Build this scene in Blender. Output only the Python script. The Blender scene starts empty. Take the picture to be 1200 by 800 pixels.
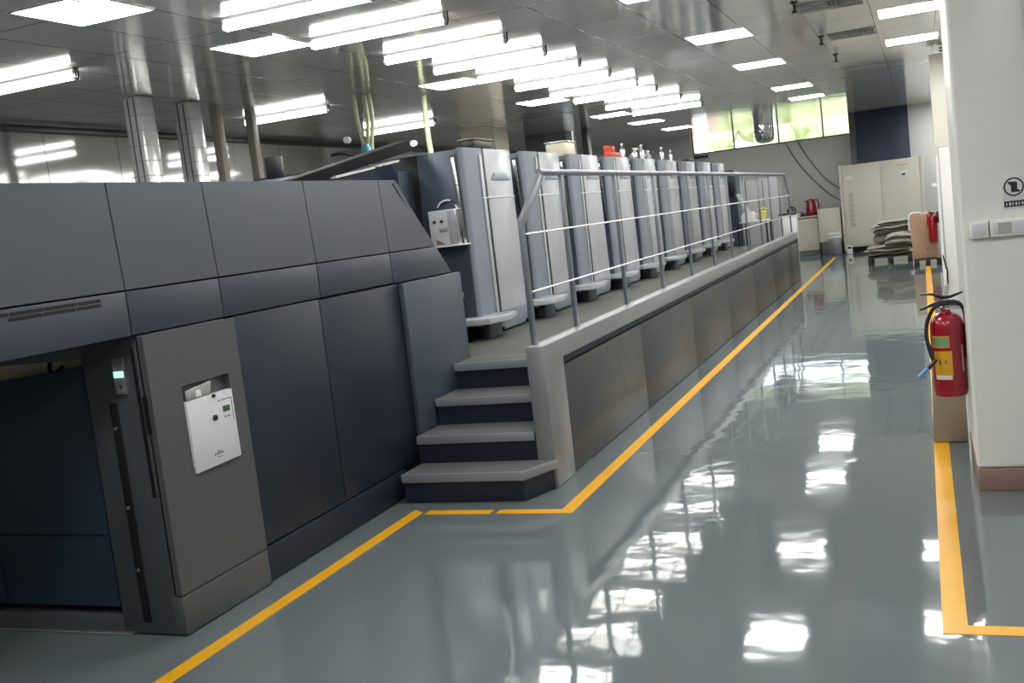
import bpy, bmesh, math, random
from mathutils import Vector, Matrix
random.seed(7)
SC = bpy.context.scene
COL = SC.collection

# ------------------------------------------------------------------ camera, world, exposure
cam_d = bpy.data.cameras.new('camera'); cam = bpy.data.objects.new('camera', cam_d); COL.objects.link(cam)
YAW, PITCH, ROLL = 0.37768447, -0.10892254, -0.11674175
F = Vector((-math.sin(YAW)*math.cos(PITCH), math.cos(YAW)*math.cos(PITCH), math.sin(PITCH)))
R = Vector((math.cos(YAW), math.sin(YAW), 0)); U = R.cross(F)
R2 = R*math.cos(ROLL) + U*math.sin(ROLL); U2 = -R*math.sin(ROLL) + U*math.cos(ROLL)
cam.matrix_world = Matrix(((R2.x, U2.x, -F.x, 0), (R2.y, U2.y, -F.y, 0), (R2.z, U2.z, -F.z, 1.6), (0, 0, 0, 1)))
cam_d.sensor_width = 36; cam_d.lens = 36*1250/1200; cam_d.clip_start = .05; cam_d.clip_end = 300
SC.camera = cam
SC.view_settings.view_transform = 'Standard'; SC.view_settings.look = 'None'
SC.view_settings.gamma = 1; SC.view_settings.use_curve_mapping = False
SC.view_settings.exposure = 0.46
SC.cycles.use_denoising = True
SC.cycles.max_bounces = 8; SC.cycles.glossy_bounces = 5; SC.cycles.diffuse_bounces = 6
SC.cycles.sample_clamp_indirect = 8
LAMP = 27.0        # troffers
TUBE = 10.0        # batten lamps
world = bpy.data.worlds.new('world'); SC.world = world; world.use_nodes = True
bg = world.node_tree.nodes['Background']; bg.inputs[0].default_value = (.86, .93, 1, 1); bg.inputs[1].default_value = 2.6

# ------------------------------------------------------------------ materials
def s2l(c):
    return tuple((v/255/12.92 if v/255 <= .04045 else ((v/255+.055)/1.055)**2.4) for v in c)
def new_mat(name):
    m = bpy.data.materials.new(name); m.use_nodes = True
    nt = m.node_tree; return m, nt, nt.nodes['Principled BSDF']
def paint(name, rgb, rough=.4, metal=0.0, var=.06, bump=0.0, scale=6, spec=.5, coat=0.0, lin=None, bscale=None):
    m, nt, b = new_mat(name); N = nt.nodes; L = nt.links
    c = lin or s2l(rgb)
    tc = N.new('ShaderNodeTexCoord'); nz = N.new('ShaderNodeTexNoise'); nz.inputs['Scale'].default_value = scale; nz.inputs['Detail'].default_value = 4
    L.new(tc.outputs['Object'], nz.inputs['Vector'])
    mx = N.new('ShaderNodeMix'); mx.data_type = 'RGBA'
    mx.inputs[6].default_value = (*[v*(1-var) for v in c], 1); mx.inputs[7].default_value = (*[min(1, v*(1+var)) for v in c], 1)
    L.new(nz.outputs['Fac'], mx.inputs[0]); L.new(mx.outputs[2], b.inputs['Base Color'])
    mr = N.new('ShaderNodeMapRange'); mr.inputs[3].default_value = rough*.85; mr.inputs[4].default_value = min(1, rough*1.15)
    L.new(nz.outputs['Fac'], mr.inputs[0]); L.new(mr.outputs[0], b.inputs['Roughness'])
    b.inputs['Metallic'].default_value = metal; b.inputs['Specular IOR Level'].default_value = spec
    b.inputs['Coat Weight'].default_value = coat; b.inputs['Coat Roughness'].default_value = .08
    if bump:
        n2 = N.new('ShaderNodeTexNoise'); n2.inputs['Scale'].default_value = bscale or 60; n2.inputs['Detail'].default_value = 3
        L.new(tc.outputs['Object'], n2.inputs['Vector'])
        bp = N.new('ShaderNodeBump'); bp.inputs['Strength'].default_value = bump; bp.inputs['Distance'].default_value = .01
        L.new(n2.outputs['Fac'], bp.inputs['Height']); L.new(bp.outputs[0], b.inputs['Normal'])
    return m
def emit(name, rgb, strength):
    m, nt, b = new_mat(name)
    b.inputs['Base Color'].default_value = (.8, .8, .8, 1)
    b.inputs['Emission Color'].default_value = (*rgb, 1); b.inputs['Emission Strength'].default_value = strength
    return m

M = {}
M['hood'] = paint('hood_grey', (86, 90, 98), .34, .4, .04)
M['band'] = paint('band_slate', (58, 64, 76), .45, .05, .05)
M['lower'] = paint('lower_charcoal', (38, 46, 60), .42, .2, .05)
M['door'] = paint('door_grey', (86, 88, 90), .4, .2, .04)
M['frame'] = paint('frame_dark_grey', (76, 80, 85), .42, .2, .05)
M['navy'] = paint('navy_panel', (34, 42, 66), .42, .1, .05)
M['pile'] = paint('pile_door_navy', (40, 54, 72), .45, .1)
M['black'] = paint('black_plastic', (17, 17, 20), .4)
M['matte_black'] = paint('matte_black', (20, 21, 25), .75, spec=.15)
M['gap'] = paint('joint_black', (12, 13, 15), .7)
M['step_face'] = paint('tread_nosing', (146, 150, 158), .35, .2)
M['tread'] = paint('tread_rubber', (94, 96, 96), .62, 0, .08, .25, 8, bscale=220)
M['riser'] = paint('riser_navy', (35, 41, 55), .4, .1)
M['curb'] = paint('curb_aluminium', (150, 153, 156), .3, .45, .04)
M['curb_panel'] = paint('side_panel_grey', (74, 77, 79), .36, .2, .05)
M['walk'] = paint('walkway_rubber', (98, 98, 94), .6, 0, .08, .25, 8, bscale=220)
M['rail'] = paint('rail_grey', (120, 125, 134), .34, .45)
M['rod'] = paint('polished_rod', (236, 238, 240), .3, .2)
M['tower'] = paint('tower_light_grey', (178, 181, 184), .24, 0, .02)
M['tower_mid'] = paint('tower_mid_grey', (130, 137, 147), .3, 0, .02)
M['tower_face'] = paint('tower_slate_blue', (76, 84, 98), .36, .2, .04)
M['silver'] = paint('silver_metal', (196, 198, 200), .22, .9)
M['chrome'] = paint('chrome', (224, 225, 226), .09, 1.0, .03)
M['white'] = paint('white_plastic', (232, 232, 232), .35)
M['box_white'] = paint('white_box', (214, 216, 218), .35)
M['wall'] = paint('wall_paint', (176, 176, 170), .5, 0, .03, .05, 2)
M['wall_grey'] = paint('wall_grey_paint', (212, 213, 210), .55, 0, .04, .05, 2)
M['column'] = paint('column_paint', (232, 232, 228), .3, 0, .03, .04, 1.5)
M['cream'] = paint('cream_paint', (206, 203, 188), .4, 0, .03)
M['beige'] = paint('beige_board', (160, 150, 134), .55, 0, .06)
M['skirt'] = paint('brown_skirting', (140, 112, 102), .5, 0, .08)
M['cab'] = paint('off_white_cabinet', (216, 213, 197), .42, 0, .03)
M['card'] = paint('cardboard', (178, 146, 116), .7, 0, .06)
M['red'] = paint('extinguisher_red', (150, 13, 36), .26, 0, .04, coat=.4)
M['red_plain'] = paint('red_plastic', (190, 24, 34), .35)
M['kettle'] = paint('kettle_red', (134, 12, 42), .16, 0, .03, coat=.6)
M['yellow'] = paint('tape_yellow', (232, 170, 16), .38, 0, .08, .1, 10)
M['label_g'] = paint('label_green', (110, 150, 104), .5, 0, .5, scale=60)
M['label_y'] = paint('label_yellow', (214, 160, 30), .5)
M['label_w'] = paint('label_white', (224, 214, 204), .5)
M['blue'] = paint('nozzle_blue', (90, 160, 205), .35)
M['sack'] = paint('grey_sack_cloth', (158, 154, 142), .8, 0, .15, .4, 10, bscale=90)
M['pallet'] = paint('pallet_black', (34, 34, 40), .5)
M['pole'] = paint('pole_beige_grey', (150, 148, 136), .45)
M['pipe_green'] = paint('hose_pale_green', (186, 192, 150), .4)
M['pipe_blue'] = paint('blue_fitting', (90, 150, 170), .4)
M['bulk'] = paint('bulkhead_metal', (96, 97, 96), .2, .75, .04)
M['bulk2'] = paint('bulkhead_side_paint', (132, 132, 128), .35, .3, .04)
M['vent'] = paint('vent_metal', (150, 150, 145), .25, .5)
M['feeder'] = paint('feeder_grey', (168, 169, 170), .45)
M['cable'] = paint('grey_cable', (116, 116, 114), .6)
M['header'] = paint('wall_header_dark', (70, 70, 70), .4, .3)
M['leaf'] = paint('foliage_green', (196, 204, 158), .8, 0, .4, .3, 3)
M['pinkwall'] = paint('pink_render', (215, 150, 140), .8)
M['outwall'] = paint('pale_render', (235, 232, 225), .8)
M['duct'] = paint('bright_duct_metal', (226, 226, 224), .22, .45)
M['clad'] = paint('pillar_cladding', (234, 226, 203), .35, 0, .05)
M['clad_dark'] = paint('duct_dark_grey', (132, 136, 142), .35, .5)
M['screen'] = emit('green_lit_display', s2l((150, 235, 205)), 1.0)
M['lcd'] = paint('lcd_green', (70, 92, 74), .3)
M['troffer'] = emit('lit_troffer', (1, .99, .97), LAMP)
M['tube'] = emit('lit_batten', (1, .985, .955), TUBE)
M['orange'] = paint('orange_plastic', (214, 72, 40), .4)
M['lemon'] = paint('lemon_yellow', (216, 214, 110), .6)
M['mark'] = paint('dark_print', (30, 30, 32), .5)
M['faint'] = paint('faint_grey_print', (158, 158, 152), .5)

# ceiling: glossy metal tiles with dark joints
def ceiling_mat():
    m, nt, b = new_mat('ceiling_metal_tiles'); N = nt.nodes; L = nt.links
    tc = N.new('ShaderNodeTexCoord'); sp = N.new('ShaderNodeSeparateXYZ'); L.new(tc.outputs['Object'], sp.inputs[0])
    def math_(op, a, bb=None, c=None):
        n = N.new('ShaderNodeMath'); n.operation = op
        for i, v in enumerate((a, bb, c)):
            if v is None: continue
            if isinstance(v, (int, float)): n.inputs[i].default_value = v
            else: L.new(v, n.inputs[i])
        return n.outputs[0]
    ux = math_('DIVIDE', math_('ADD', sp.outputs['X'], 2.22+62), .62*1); uy = math_('DIVIDE', math_('ADD', sp.outputs['Y'], 62.4), 1.24)
    fx = math_('FRACT', ux); fy = math_('FRACT', uy)
    dx = math_('MINIMUM', fx, math_('SUBTRACT', 1, fx)); dy = math_('MINIMUM', fy, math_('SUBTRACT', 1, fy))
    jx = math_('LESS_THAN', dx, .009); jy = math_('LESS_THAN', dy, .0045)
    joint = math_('MAXIMUM', jx, jy)
    cell = N.new('ShaderNodeCombineXYZ'); L.new(math_('FLOOR', ux), cell.inputs[0]); L.new(math_('FLOOR', uy), cell.inputs[1])
    wn = N.new('ShaderNodeTexWhiteNoise'); wn.noise_dimensions = '3D'; L.new(cell.outputs[0], wn.inputs['Vector'])
    mx = N.new('ShaderNodeMix'); mx.data_type = 'RGBA'; mx.inputs[6].default_value = (.84, .83, .80, 1); mx.inputs[7].default_value = (.93, .92, .885, 1)
    L.new(wn.outputs['Value'], mx.inputs[0])
    mj = N.new('ShaderNodeMix'); mj.data_type = 'RGBA'; mj.inputs[7].default_value = (.10, .10, .10, 1)
    L.new(mx.outputs[2], mj.inputs[6]); L.new(joint, mj.inputs[0]); L.new(mj.outputs[2], b.inputs['Base Color'])
    b.inputs['Metallic'].default_value = .36
    b.inputs['Roughness'].default_value = .09
    nz = N.new('ShaderNodeTexNoise'); nz.inputs['Scale'].default_value = 1.1; nz.inputs['Detail'].default_value = 2; L.new(tc.outputs['Object'], nz.inputs['Vector'])
    tilt = math_('MULTIPLY', math_('SUBTRACT', wn.outputs['Value'], .5), fy)
    pil = math_('MULTIPLY', math_('MULTIPLY', dx, dy), .8)
    h = math_('ADD', math_('ADD', math_('MULTIPLY', tilt, .5), nz.outputs['Fac']), pil)
    bp = N.new('ShaderNodeBump'); bp.inputs['Strength'].default_value = .2; bp.inputs['Distance'].default_value = .02
    L.new(h, bp.inputs['Height']); L.new(bp.outputs[0], b.inputs['Normal'])
    return m
M['ceiling'] = ceiling_mat()
def floor_mat():
    m, nt, b = new_mat('grey_epoxy_floor'); N = nt.nodes; L = nt.links
    tc = N.new('ShaderNodeTexCoord')
    nz = N.new('ShaderNodeTexNoise'); nz.inputs['Scale'].default_value = .7; nz.inputs['Detail'].default_value = 5; L.new(tc.outputs['Object'], nz.inputs['Vector'])
    cr = N.new('ShaderNodeMix'); cr.data_type = 'RGBA'; cr.inputs[6].default_value = (*s2l((97, 106, 108)), 1); cr.inputs[7].default_value = (*s2l((107, 116, 118)), 1)
    L.new(nz.outputs['Fac'], cr.inputs[0]); L.new(cr.outputs[2], b.inputs['Base Color'])
    b.inputs['Roughness'].default_value = .05; b.inputs['IOR'].default_value = 1.55
    n2 = N.new('ShaderNodeTexNoise'); n2.inputs['Scale'].default_value = 3.2; n2.inputs['Detail'].default_value = 2.5; n2.inputs['Roughness'].default_value = .4; L.new(tc.outputs['Object'], n2.inputs['Vector'])
    bp = N.new('ShaderNodeBump'); bp.inputs['Strength'].default_value = .3; bp.inputs['Distance'].default_value = .008
    L.new(n2.outputs['Fac'], bp.inputs['Height']); L.new(bp.outputs[0], b.inputs['Normal'])
    return m
M['floor'] = floor_mat()
def sidewall_mat():
    m, nt, b = new_mat('glossy_wall_panels'); N = nt.nodes; L = nt.links
    tc = N.new('ShaderNodeTexCoord'); sp = N.new('ShaderNodeSeparateXYZ'); L.new(tc.outputs['Object'], sp.inputs[0])
    a = N.new('ShaderNodeMath'); a.operation = 'DIVIDE'; a.inputs[1].default_value = 1.2; L.new(sp.outputs['Y'], a.inputs[0])
    f = N.new('ShaderNodeMath'); f.operation = 'FRACT'; L.new(a.outputs[0], f.inputs[0])
    lt = N.new('ShaderNodeMath'); lt.operation = 'LESS_THAN'; lt.inputs[1].default_value = .012; L.new(f.outputs[0], lt.inputs[0])
    mx = N.new('ShaderNodeMix'); mx.data_type = 'RGBA'; mx.inputs[6].default_value = (.46, .46, .455, 1); mx.inputs[7].default_value = (.2, .2, .2, 1)
    L.new(lt.outputs[0], mx.inputs[0]); L.new(mx.outputs[2], b.inputs['Base Color'])
    b.inputs['Metallic'].default_value = .4; b.inputs['Roughness'].default_value = .07
    return m
M['sidewall'] = sidewall_mat()
def glass_mat():
    m, nt, b = new_mat('window_glass')
    b.inputs['Transmission Weight'].default_value = 1; b.inputs['Roughness'].default_value = .02; b.inputs['IOR'].default_value = 1.05
    b.inputs['Base Color'].default_value = (.95, .97, .95, 1); return m
M['glass'] = glass_mat()

# ------------------------------------------------------------------ mesh helpers
def wloc(o):
    v = Vector((0, 0, 0))
    while o is not None: v += o.location; o = o.parent
    return v
def obj(name, bm, mat, parent=None, label=None, cat=None, group=None, kind=None, smooth=35):
    me = bpy.data.meshes.new(name)
    bmesh.ops.recalc_face_normals(bm, faces=bm.faces)
    if parent is not None: bmesh.ops.translate(bm, verts=bm.verts, vec=-wloc(parent))
    bm.to_mesh(me); bm.free()
    if smooth > 50:
        for p in me.polygons: p.use_smooth = True
    me.set_sharp_from_angle(angle=math.radians(smooth))
    me.materials.append(M[mat] if isinstance(mat, str) else mat)
    o = bpy.data.objects.new(name, me); COL.objects.link(o); o.parent = parent
    if label: o['label'] = label
    if cat: o['category'] = cat
    if group: o['group'] = group
    if kind: o['kind'] = kind
    return o
def thing(name, label, cat, loc=(0, 0, 0), group=None):
    o = bpy.data.objects.new(name, None); COL.objects.link(o); o.location = loc; o.empty_display_size = .1
    o['label'] = label; o['category'] = cat
    if group: o['group'] = group
    return o
def dup(o, dloc=None, parent=None, label=None):
    c = o.copy(); COL.objects.link(c)
    if parent is not None: c.parent = parent
    if dloc is not None: c.location = o.location + Vector(dloc)
    if label: c['label'] = label
    for ch in list(o.children): dup(ch, None, c)
    return c
def B(): return bmesh.new()
def box(bm, x0, x1, y0, y1, z0, z1, bev=0.0, seg=2):
    if x0 > x1: x0, x1 = x1, x0
    if y0 > y1: y0, y1 = y1, y0
    r = bmesh.ops.create_cube(bm, size=1)
    vs = r['verts']
    for v in vs:
        v.co = Vector((x0+(v.co.x+.5)*(x1-x0), y0+(v.co.y+.5)*(y1-y0), z0+(v.co.z+.5)*(z1-z0)))
    if bev:
        es = list({e for v in vs for e in v.link_edges})
        bmesh.ops.bevel(bm, geom=es, offset=bev, segments=seg, profile=.5, affect='EDGES')
    return bm
def bx(*a, bev=0.004, seg=2): return box(B(), *a, bev, seg)
def prism(bm, pts, axis, a, b, bev=0.0, seg=2):
    def mk(p, t):
        return {'x': (t, p[0], p[1]), 'y': (p[0], t, p[1]), 'z': (p[0], p[1], t)}[axis]
    v0 = [bm.verts.new(mk(p, a)) for p in pts]; v1 = [bm.verts.new(mk(p, b)) for p in pts]
    n = len(pts); fs = [bm.faces.new(v0), bm.faces.new(v1[::-1])]
    for i in range(n): fs.append(bm.faces.new((v0[i], v1[i], v1[(i+1) % n], v0[(i+1) % n])))
    if bev:
        es = list({e for v in v0+v1 for e in v.link_edges})
        bmesh.ops.bevel(bm, geom=es, offset=bev, segments=seg, profile=.5, affect='EDGES')
    return bm
def tube(bm, pts, r, seg=12, caps=True, smooth_n=0):
    P = [Vector(p) for p in pts]
    if smooth_n:
        Q = []
        for i in range(len(P)-1):
            p0 = P[max(i-1, 0)]; p1 = P[i]; p2 = P[i+1]; p3 = P[min(i+2, len(P)-1)]
            for k in range(smooth_n):
                t = k/smooth_n
                Q.append(.5*((2*p1)+(-p0+p2)*t+(2*p0-5*p1+4*p2-p3)*t*t+(-p0+3*p1-3*p2+p3)*t**3))
        Q.append(P[-1]); P = Q
    rr = r if isinstance(r, (list, tuple)) else [r]*len(P)
    if len(rr) != len(P): rr = [rr[0]+(rr[-1]-rr[0])*i/(len(P)-1) for i in range(len(P))]
    rings = []; prev = None
    for i, p in enumerate(P):
        d = (P[min(i+1, len(P)-1)]-P[max(i-1, 0)]).normalized()
        if prev is None:
            a = d.orthogonal().normalized()
        else:
            a = (prev-d*prev.dot(d)).normalized()
        prev = a; b = d.cross(a)
        rings.append([bm.verts.new(p+(a*math.cos(t)+b*math.sin(t))*rr[i]) for t in [2*math.pi*k/seg for k in range(seg)]])
    for i in range(len(rings)-1):
        for k in range(seg): bm.faces.new((rings[i][k], rings[i][(k+1) % seg], rings[i+1][(k+1) % seg], rings[i+1][k])).smooth = True
    if caps: bm.faces.new(rings[0][::-1]); bm.faces.new(rings[-1])
    return bm
def tb(pts, r, **k): return tube(B(), pts, r, **k)
def lathe(bm, prof, c, seg=28):
    rings = []
    for (r, z) in prof:
        rings.append([bm.verts.new((c[0]+max(r, .0005)*math.cos(2*math.pi*k/seg), c[1]+max(r, .0005)*math.sin(2*math.pi*k/seg), c[2]+z)) for k in range(seg)])
    for i in range(len(rings)-1):
        for k in range(seg): bm.faces.new((rings[i][k], rings[i][(k+1) % seg], rings[i+1][(k+1) % seg], rings[i+1][k])).smooth = True
    bm.faces.new(rings[0][::-1]); bm.faces.new(rings[-1]); return bm
def lt(prof, c, seg=28): return lathe(B(), prof, c, seg)
def rod(p0, p1, r, seg=12): return tube(B(), [p0, p1], r, seg)
def struct(name, bm, mat): return obj(name, bm, mat, kind='structure')

# ------------------------------------------------------------------ setting
XL, XR, YB, YF, H = -9.2, 2.8, -3.0, 27.9, 3.3
struct('floor', bx(XL-.2, XR+.2, YB-.2, YF+.2, -.15, 0, bev=0), 'floor')
struct('ceiling', bx(XL-.2, XR+.2, YB-.2, YF+.25, H, H+.15, bev=0), 'ceiling')
struct('wall_left', bx(XL-.2, XL, YB, YF, 0, H, bev=0), 'sidewall')
struct('trim_1', bx(XL, XL+.05, YB, YF, 3.23, H, bev=.003), 'header')
struct('wall_back', bx(XL, XR, YB-.2, YB, 0, H, bev=0), 'wall')
struct('wall_right', bx(XR, XR+.2, YB, YF, 0, H, bev=0), 'wall')
WX0, WX1, WZ0 = -5.47, -1.45, 2.815
fw = B(); box(fw, XL, XR, YF, YF+.2, 0, WZ0); box(fw, XL, WX0, YF, YF+.2, WZ0, H); box(fw, WX1, XR, YF, YF+.2, WZ0, H)
struct('wall_far', fw, 'wall_grey')
w = struct('window_1', (lambda b: (box(b, WX0, WX1, YF+.06, YF+.12, WZ0, WZ0+.035, .004), 
      [box(b, x-.018, x+.018, YF+.06, YF+.12, WZ0, H, .004) for x in (WX0+.02, -4.39, -3.27, -2.19, WX1-.02)], b)[-1])(B()), 'frame')
obj('window_pane', bx(WX0, WX1, YF+.085, YF+.093, WZ0+.02, H-.02, bev=0), 'glass', w)
# pier beyond the aisle on the right, painted cream, with a dark top recess
pier = struct('wall_pier', bx(.2, XR, 16.0, 16.35, 0, 3.22, bev=.004), 'cream')
struct('trim_2', (lambda b: (box(b, .34, .62, 15.9, 15.99, 3.235, 3.25), box(b, .34, .62, 15.9, 15.99, 3.27, 3.285), b)[-1])(B()), 'black')
# near column
struct('wall_column', bx(.161, .502, 5.69, 6.75, .115, H, bev=.02, seg=4), 'column')
struct('baseboard_right', bx(.165, .498, 5.688, 6.74, 0, .115, bev=.004), 'skirt')
# cladded pillars behind the press
struct('wall_pillar', bx(-7.6, -6.95, 17.85, 18.5, 0, H, bev=.006), 'clad')
struct('wall_pillar_far', bx(-7.35, -6.5, 20.5, 21.2, 0, H, bev=.006), 'clad_dark')
struct('trim_3', bx(-6.16, -6.04, 20.5, 20.7, 0, H, bev=.006), 'header')

# ------------------------------------------------------------------ floor tapes
def tape(pts_quad, label, grp=None):
    b = B(); lo = [b.verts.new((x, y, .0005)) for x, y in pts_quad]; hi = [b.verts.new((x, y, .002)) for x, y in pts_quad]
    b.faces.new(lo[::-1]); b.faces.new(hi); n = len(lo)
    for i in range(n): b.faces.new((lo[i], lo[(i+1) % n], hi[(i+1) % n], hi[i]))
    obj('floor_tape', b, 'yellow', None, label, 'floor tape', grp)
tape([(-2.905, -1.0), (-2.825, -1.0), (-2.825, 5.41), (-2.905, 5.475)], 'long yellow floor tape running along the foot of the dark machine casing')
tape([(-2.80, 5.375), (-2.39, 5.375), (-2.39, 5.455), (-2.80, 5.455)], 'short yellow floor tape piece in front of the lowest step')
tape([(-2.355, 5.375), (-1.90, 5.375), (-1.90, 25.4), (-1.98, 25.4), (-1.98, 5.455), (-2.355, 5.455)], 'yellow floor tape turning the corner and running beside the raised walkway')
tape([(-.04, 3.86), (2.2, 3.86), (2.2, 3.94), (.045, 3.94), (.045, 21.5), (-.04, 21.5)], 'yellow L-shaped floor tape on the right below the red extinguisher')

# ------------------------------------------------------------------ the press delivery casing
XF = -3.10
press = thing('machine_casing', 'dark grey enclosed end casing of the printing machine with white control plate', 'printing machine', (-4.5, 4.5, 0))
def panel_x(name, x, pts, mat, parent, th=.03, bev=.003, label=None):   # plate facing +x, pts in (y, z)
    return obj(name, prism(B(), pts, 'x', x-th, x, bev), mat, parent, label)
XB = -6.0
g = .004
# dark inner body that shows in the joints
body = B()
prism(body, [(4.28, .02), (5.9, .02), (5.9, .7), (6.8, .7), (6.8, 1.29), (6.60, 1.5), (6.14, 1.94), (2.1, 1.94), (2.1, 1.345), (4.28, 1.345)], 'x', XB, XF-.028)
obj('body', body, 'gap', press)
ys = [2.1, 3.555, 4.19, 5.07, 5.94]
for i in range(4):
    y0, y1 = ys[i]+g, ys[i+1]-g
    b = B()   # hood plate leaning very slightly inwards
    lo, hi = 1.512+g, 1.963
    vs = [(XF, y0, lo), (XF, y1, lo), (XF-.02, y1, hi), (XF-.02, y0, hi)]
    f = [b.verts.new(v) for v in vs]; bk = [b.verts.new((v[0]-.027, v[1], v[2])) for v in vs]
    b.faces.new(f); b.faces.new(bk[::-1])
    for k in range(4): b.faces.new((f[k], bk[k], bk[(k+1) % 4], f[(k+1) % 4]))
    obj('hood_panel', b, 'hood', press)
b = B(); vs = [(XF, ys[4]+g, 1.512+g), (XF, 6.605, 1.512+g), (XF-.02, 6.16, 1.963), (XF-.02, ys[4]+g, 1.963)]
f = [b.verts.new(v) for v in vs]; bk = [b.verts.new((v[0]-.027, v[1], v[2])) for v in vs]; b.faces.new(f); b.faces.new(bk[::-1])
for k in range(4): b.faces.new((f[k], bk[k], bk[(k+1) % 4], f[(k+1) % 4]))
obj('hood_panel', b, 'hood', press)
obj('top_cover', prism(B(), [(2.1, 1.94), (6.15, 1.94), (6.13, 1.958), (2.1, 1.958)], 'x', XB, XF-.03, .002), 'frame', press)
obj('sloped_cover', prism(B(), [(6.17, 1.955), (6.62, 1.5), (6.86, 1.30), (6.83, 1.28), (6.58, 1.49), (6.13, 1.94)], 'x', XB, XF-.012), 'frame', press)
for i in range(4):
    panel_x('band_panel', XF, [(ys[i]+g, 1.32+g), (ys[i+1]-g, 1.32+g), (ys[i+1]-g, 1.512-g), (ys[i]+g, 1.512-g)], 'band', press)
panel_x('band_panel', XF, [(ys[4]+g, 1.315+g), (6.83, 1.315+g), (6.62, 1.512-g), (ys[4]+g, 1.512-g)], 'band', press)
# louvres in the first band panel
v = B()
for z, a, c in ((1.487, 2.6, 3.41), (1.468, 2.93, 3.41)):
    y = a
    while y < c-.02:
        y2 = min(y+.17, c); box(v, XF-.002, XF+.0012, y, y2-.008, z-.007, z+.007); y = y2
obj('vent_slots', v, 'black', press)
# lower panels
panel_x('side_panel', XF, [(4.235, .18+g), (5.045-g, .18+g), (5.045-g, 1.32-g), (4.235, 1.32-g)], 'lower', press)
panel_x('side_panel', XF, [(5.045+g, .18+g), (5.99, .18+g), (5.99, 1.315-g), (5.045+g, 1.315-g)], 'lower', press)
panel_x('skirt_panel', XF+.004, [(4.235, .006), (5.78, .006), (5.78, .18-g), (4.235, .18-g)], 'lower', press)
# front frame round the delivery opening
fr = B(); box(fr, -3.42, XF-.002, 3.585, 4.2, .005, 1.318, .006)
obj('corner_post', fr, 'frame', press)
obj('head_rail', bx(XB, -3.42, 3.6, 3.75, 1.235, 1.338), 'frame', press)
obj('foot_rail', bx(XB, -3.42, 3.59, 3.75, .004, .085), 'frame', press, 'dark foot rail below the pile door')
obj('floor_strip', bx(-5.2, -3.36, 3.565, 3.588, .002, .014, bev=.002), 'silver', press)
d = obj('pile_door', prism(B(), [(-3.436, .12), (-5.9, .12), (-5.9, 1.0), (-3.436, 1.205)], 'y', 3.60, 3.64, .004), 'pile', press, 'dark navy pile door in the open end of the machine')
obj('door_joint', bx(-5.85, -3.44, 3.596, 3.601, .449, .454, bev=0), 'gap', d)
obj('latch', bx(-4.16, -4.09, 3.57, 3.60, .14, .34, bev=.006), 'navy', d)
obj('latch_screw', rod((-4.12, 3.562, .245), (-4.12, 3.572, .245), .012), 'silver', d)
obj('inner_ledge', bx(-5.8, -3.46, 3.78, 3.84, 1.12, 1.225, bev=.003), 'clad', press, 'pale ledge above the pile door')
obj('inner_handle', tb([(-3.66, 3.66, 1.25), (-3.66, 3.64, 1.20), (-3.62, 3.63, 1.18), (-3.59, 3.65, 1.21)], .009, smooth_n=4), 'black', press)
# post details
ip = obj('indicator_plate', bx(-3.25, -3.19, 3.573, 3.586, 1.075, 1.236), 'silver', press, 'silver indicator plate with a green lit window')
obj('indicator_window', bx(-3.246, -3.194, 3.569, 3.575, 1.148, 1.176, bev=.002), 'screen', ip)
obj('indicator_key', bx(-3.222, -3.214, 3.570, 3.575, 1.10, 1.118, bev=.001), 'mark', ip)
gr = obj('guide_slot', bx(-3.30, -3.262, 3.576, 3.586, .06, 1.04, bev=.002), 'black', press)
for z in (.93, .58, .30): obj('slot_screw', rod((-3.281, 3.57, z), (-3.281, 3.578, z), .008), 'silver', gr)
obj('edge_groove', bx(-3.145, -3.132, 3.578, 3.586, .62, 1.27, bev=.001), 'black', press)
obj('edge_recess', bx(-3.118, -3.102, 3.576, 3.586, .90, 1.06, bev=.001), 'black', press)
# cabinet door in front with pocket and white plate
dr = B(); X0 = -3.115; X1 = -3.078
for (y0, y1, z0, z1) in ((3.585, 3.785, .182, 1.314), (4.13, 4.232, .182, 1.314), (3.785, 4.13, .182, .70), (3.785, 4.13, 1.064, 1.314)):
    box(dr, X0, X1, y0, y1, z0, z1)
bmesh.ops.remove_doubles(dr, verts=dr.verts, dist=1e-5)
door = obj('cabinet_door', dr, 'door', press)
pk = B(); box(pk, -3.108, -3.104, 3.785, 4.13, .69, 1.064); obj('pocket', pk, 'navy', door)
cp = obj('control_plate', prism(B(), [(3.79, .668), (4.124, .672), (4.121, .993), (3.79, .99)], 'x', -3.10, -3.066, .003), 'box_white', door, 'white control plate with a small display')
obj('clip', prism(B(), [(3.80, .985), (3.97, .985), (3.97, 1.0), (3.99, 1.055), (3.80, 1.04)], 'x', -3.09, -3.074, .002), 'silver', door)
obj('clip_tab', bx(-3.072, -3.068, 3.865, 3.90, 1.0, 1.03, bev=.002), 'white', door)
obj('knob', rod((-3.066, 3.965, .885), (-3.056, 3.965, .885), .013, 20), 'black', cp)
obj('display', bx(-3.066, -3.063, 4.035, 4.085, .898, .925, bev=.001), 'lcd', cp)
mk = B(); box(mk, -3.066, -3.0652, 4.00, 4.105, .953, .956); box(mk, -3.066, -3.0652, 4.103, 4.106, .85, .956)
obj('printed_line', mk, 'mark', cp); mk = B()
for y in (4.04, 4.065): box(mk, -3.066, -3.0652, y, y+.012, .872, .878)
obj('printed_marks', mk, 'mark', cp); mk = B()
for y, h_ in ((3.93, .010), (3.945, .014), (3.958, .02), (3.973, .016), (3.986, .01)): box(mk, -3.066, -3.0652, y, y+.006, .716, .716+h_)
box(mk, -3.066, -3.0652, 3.945, 3.985, .704, .7065)
obj('maker_mark', mk, 'mark', cp)
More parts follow.
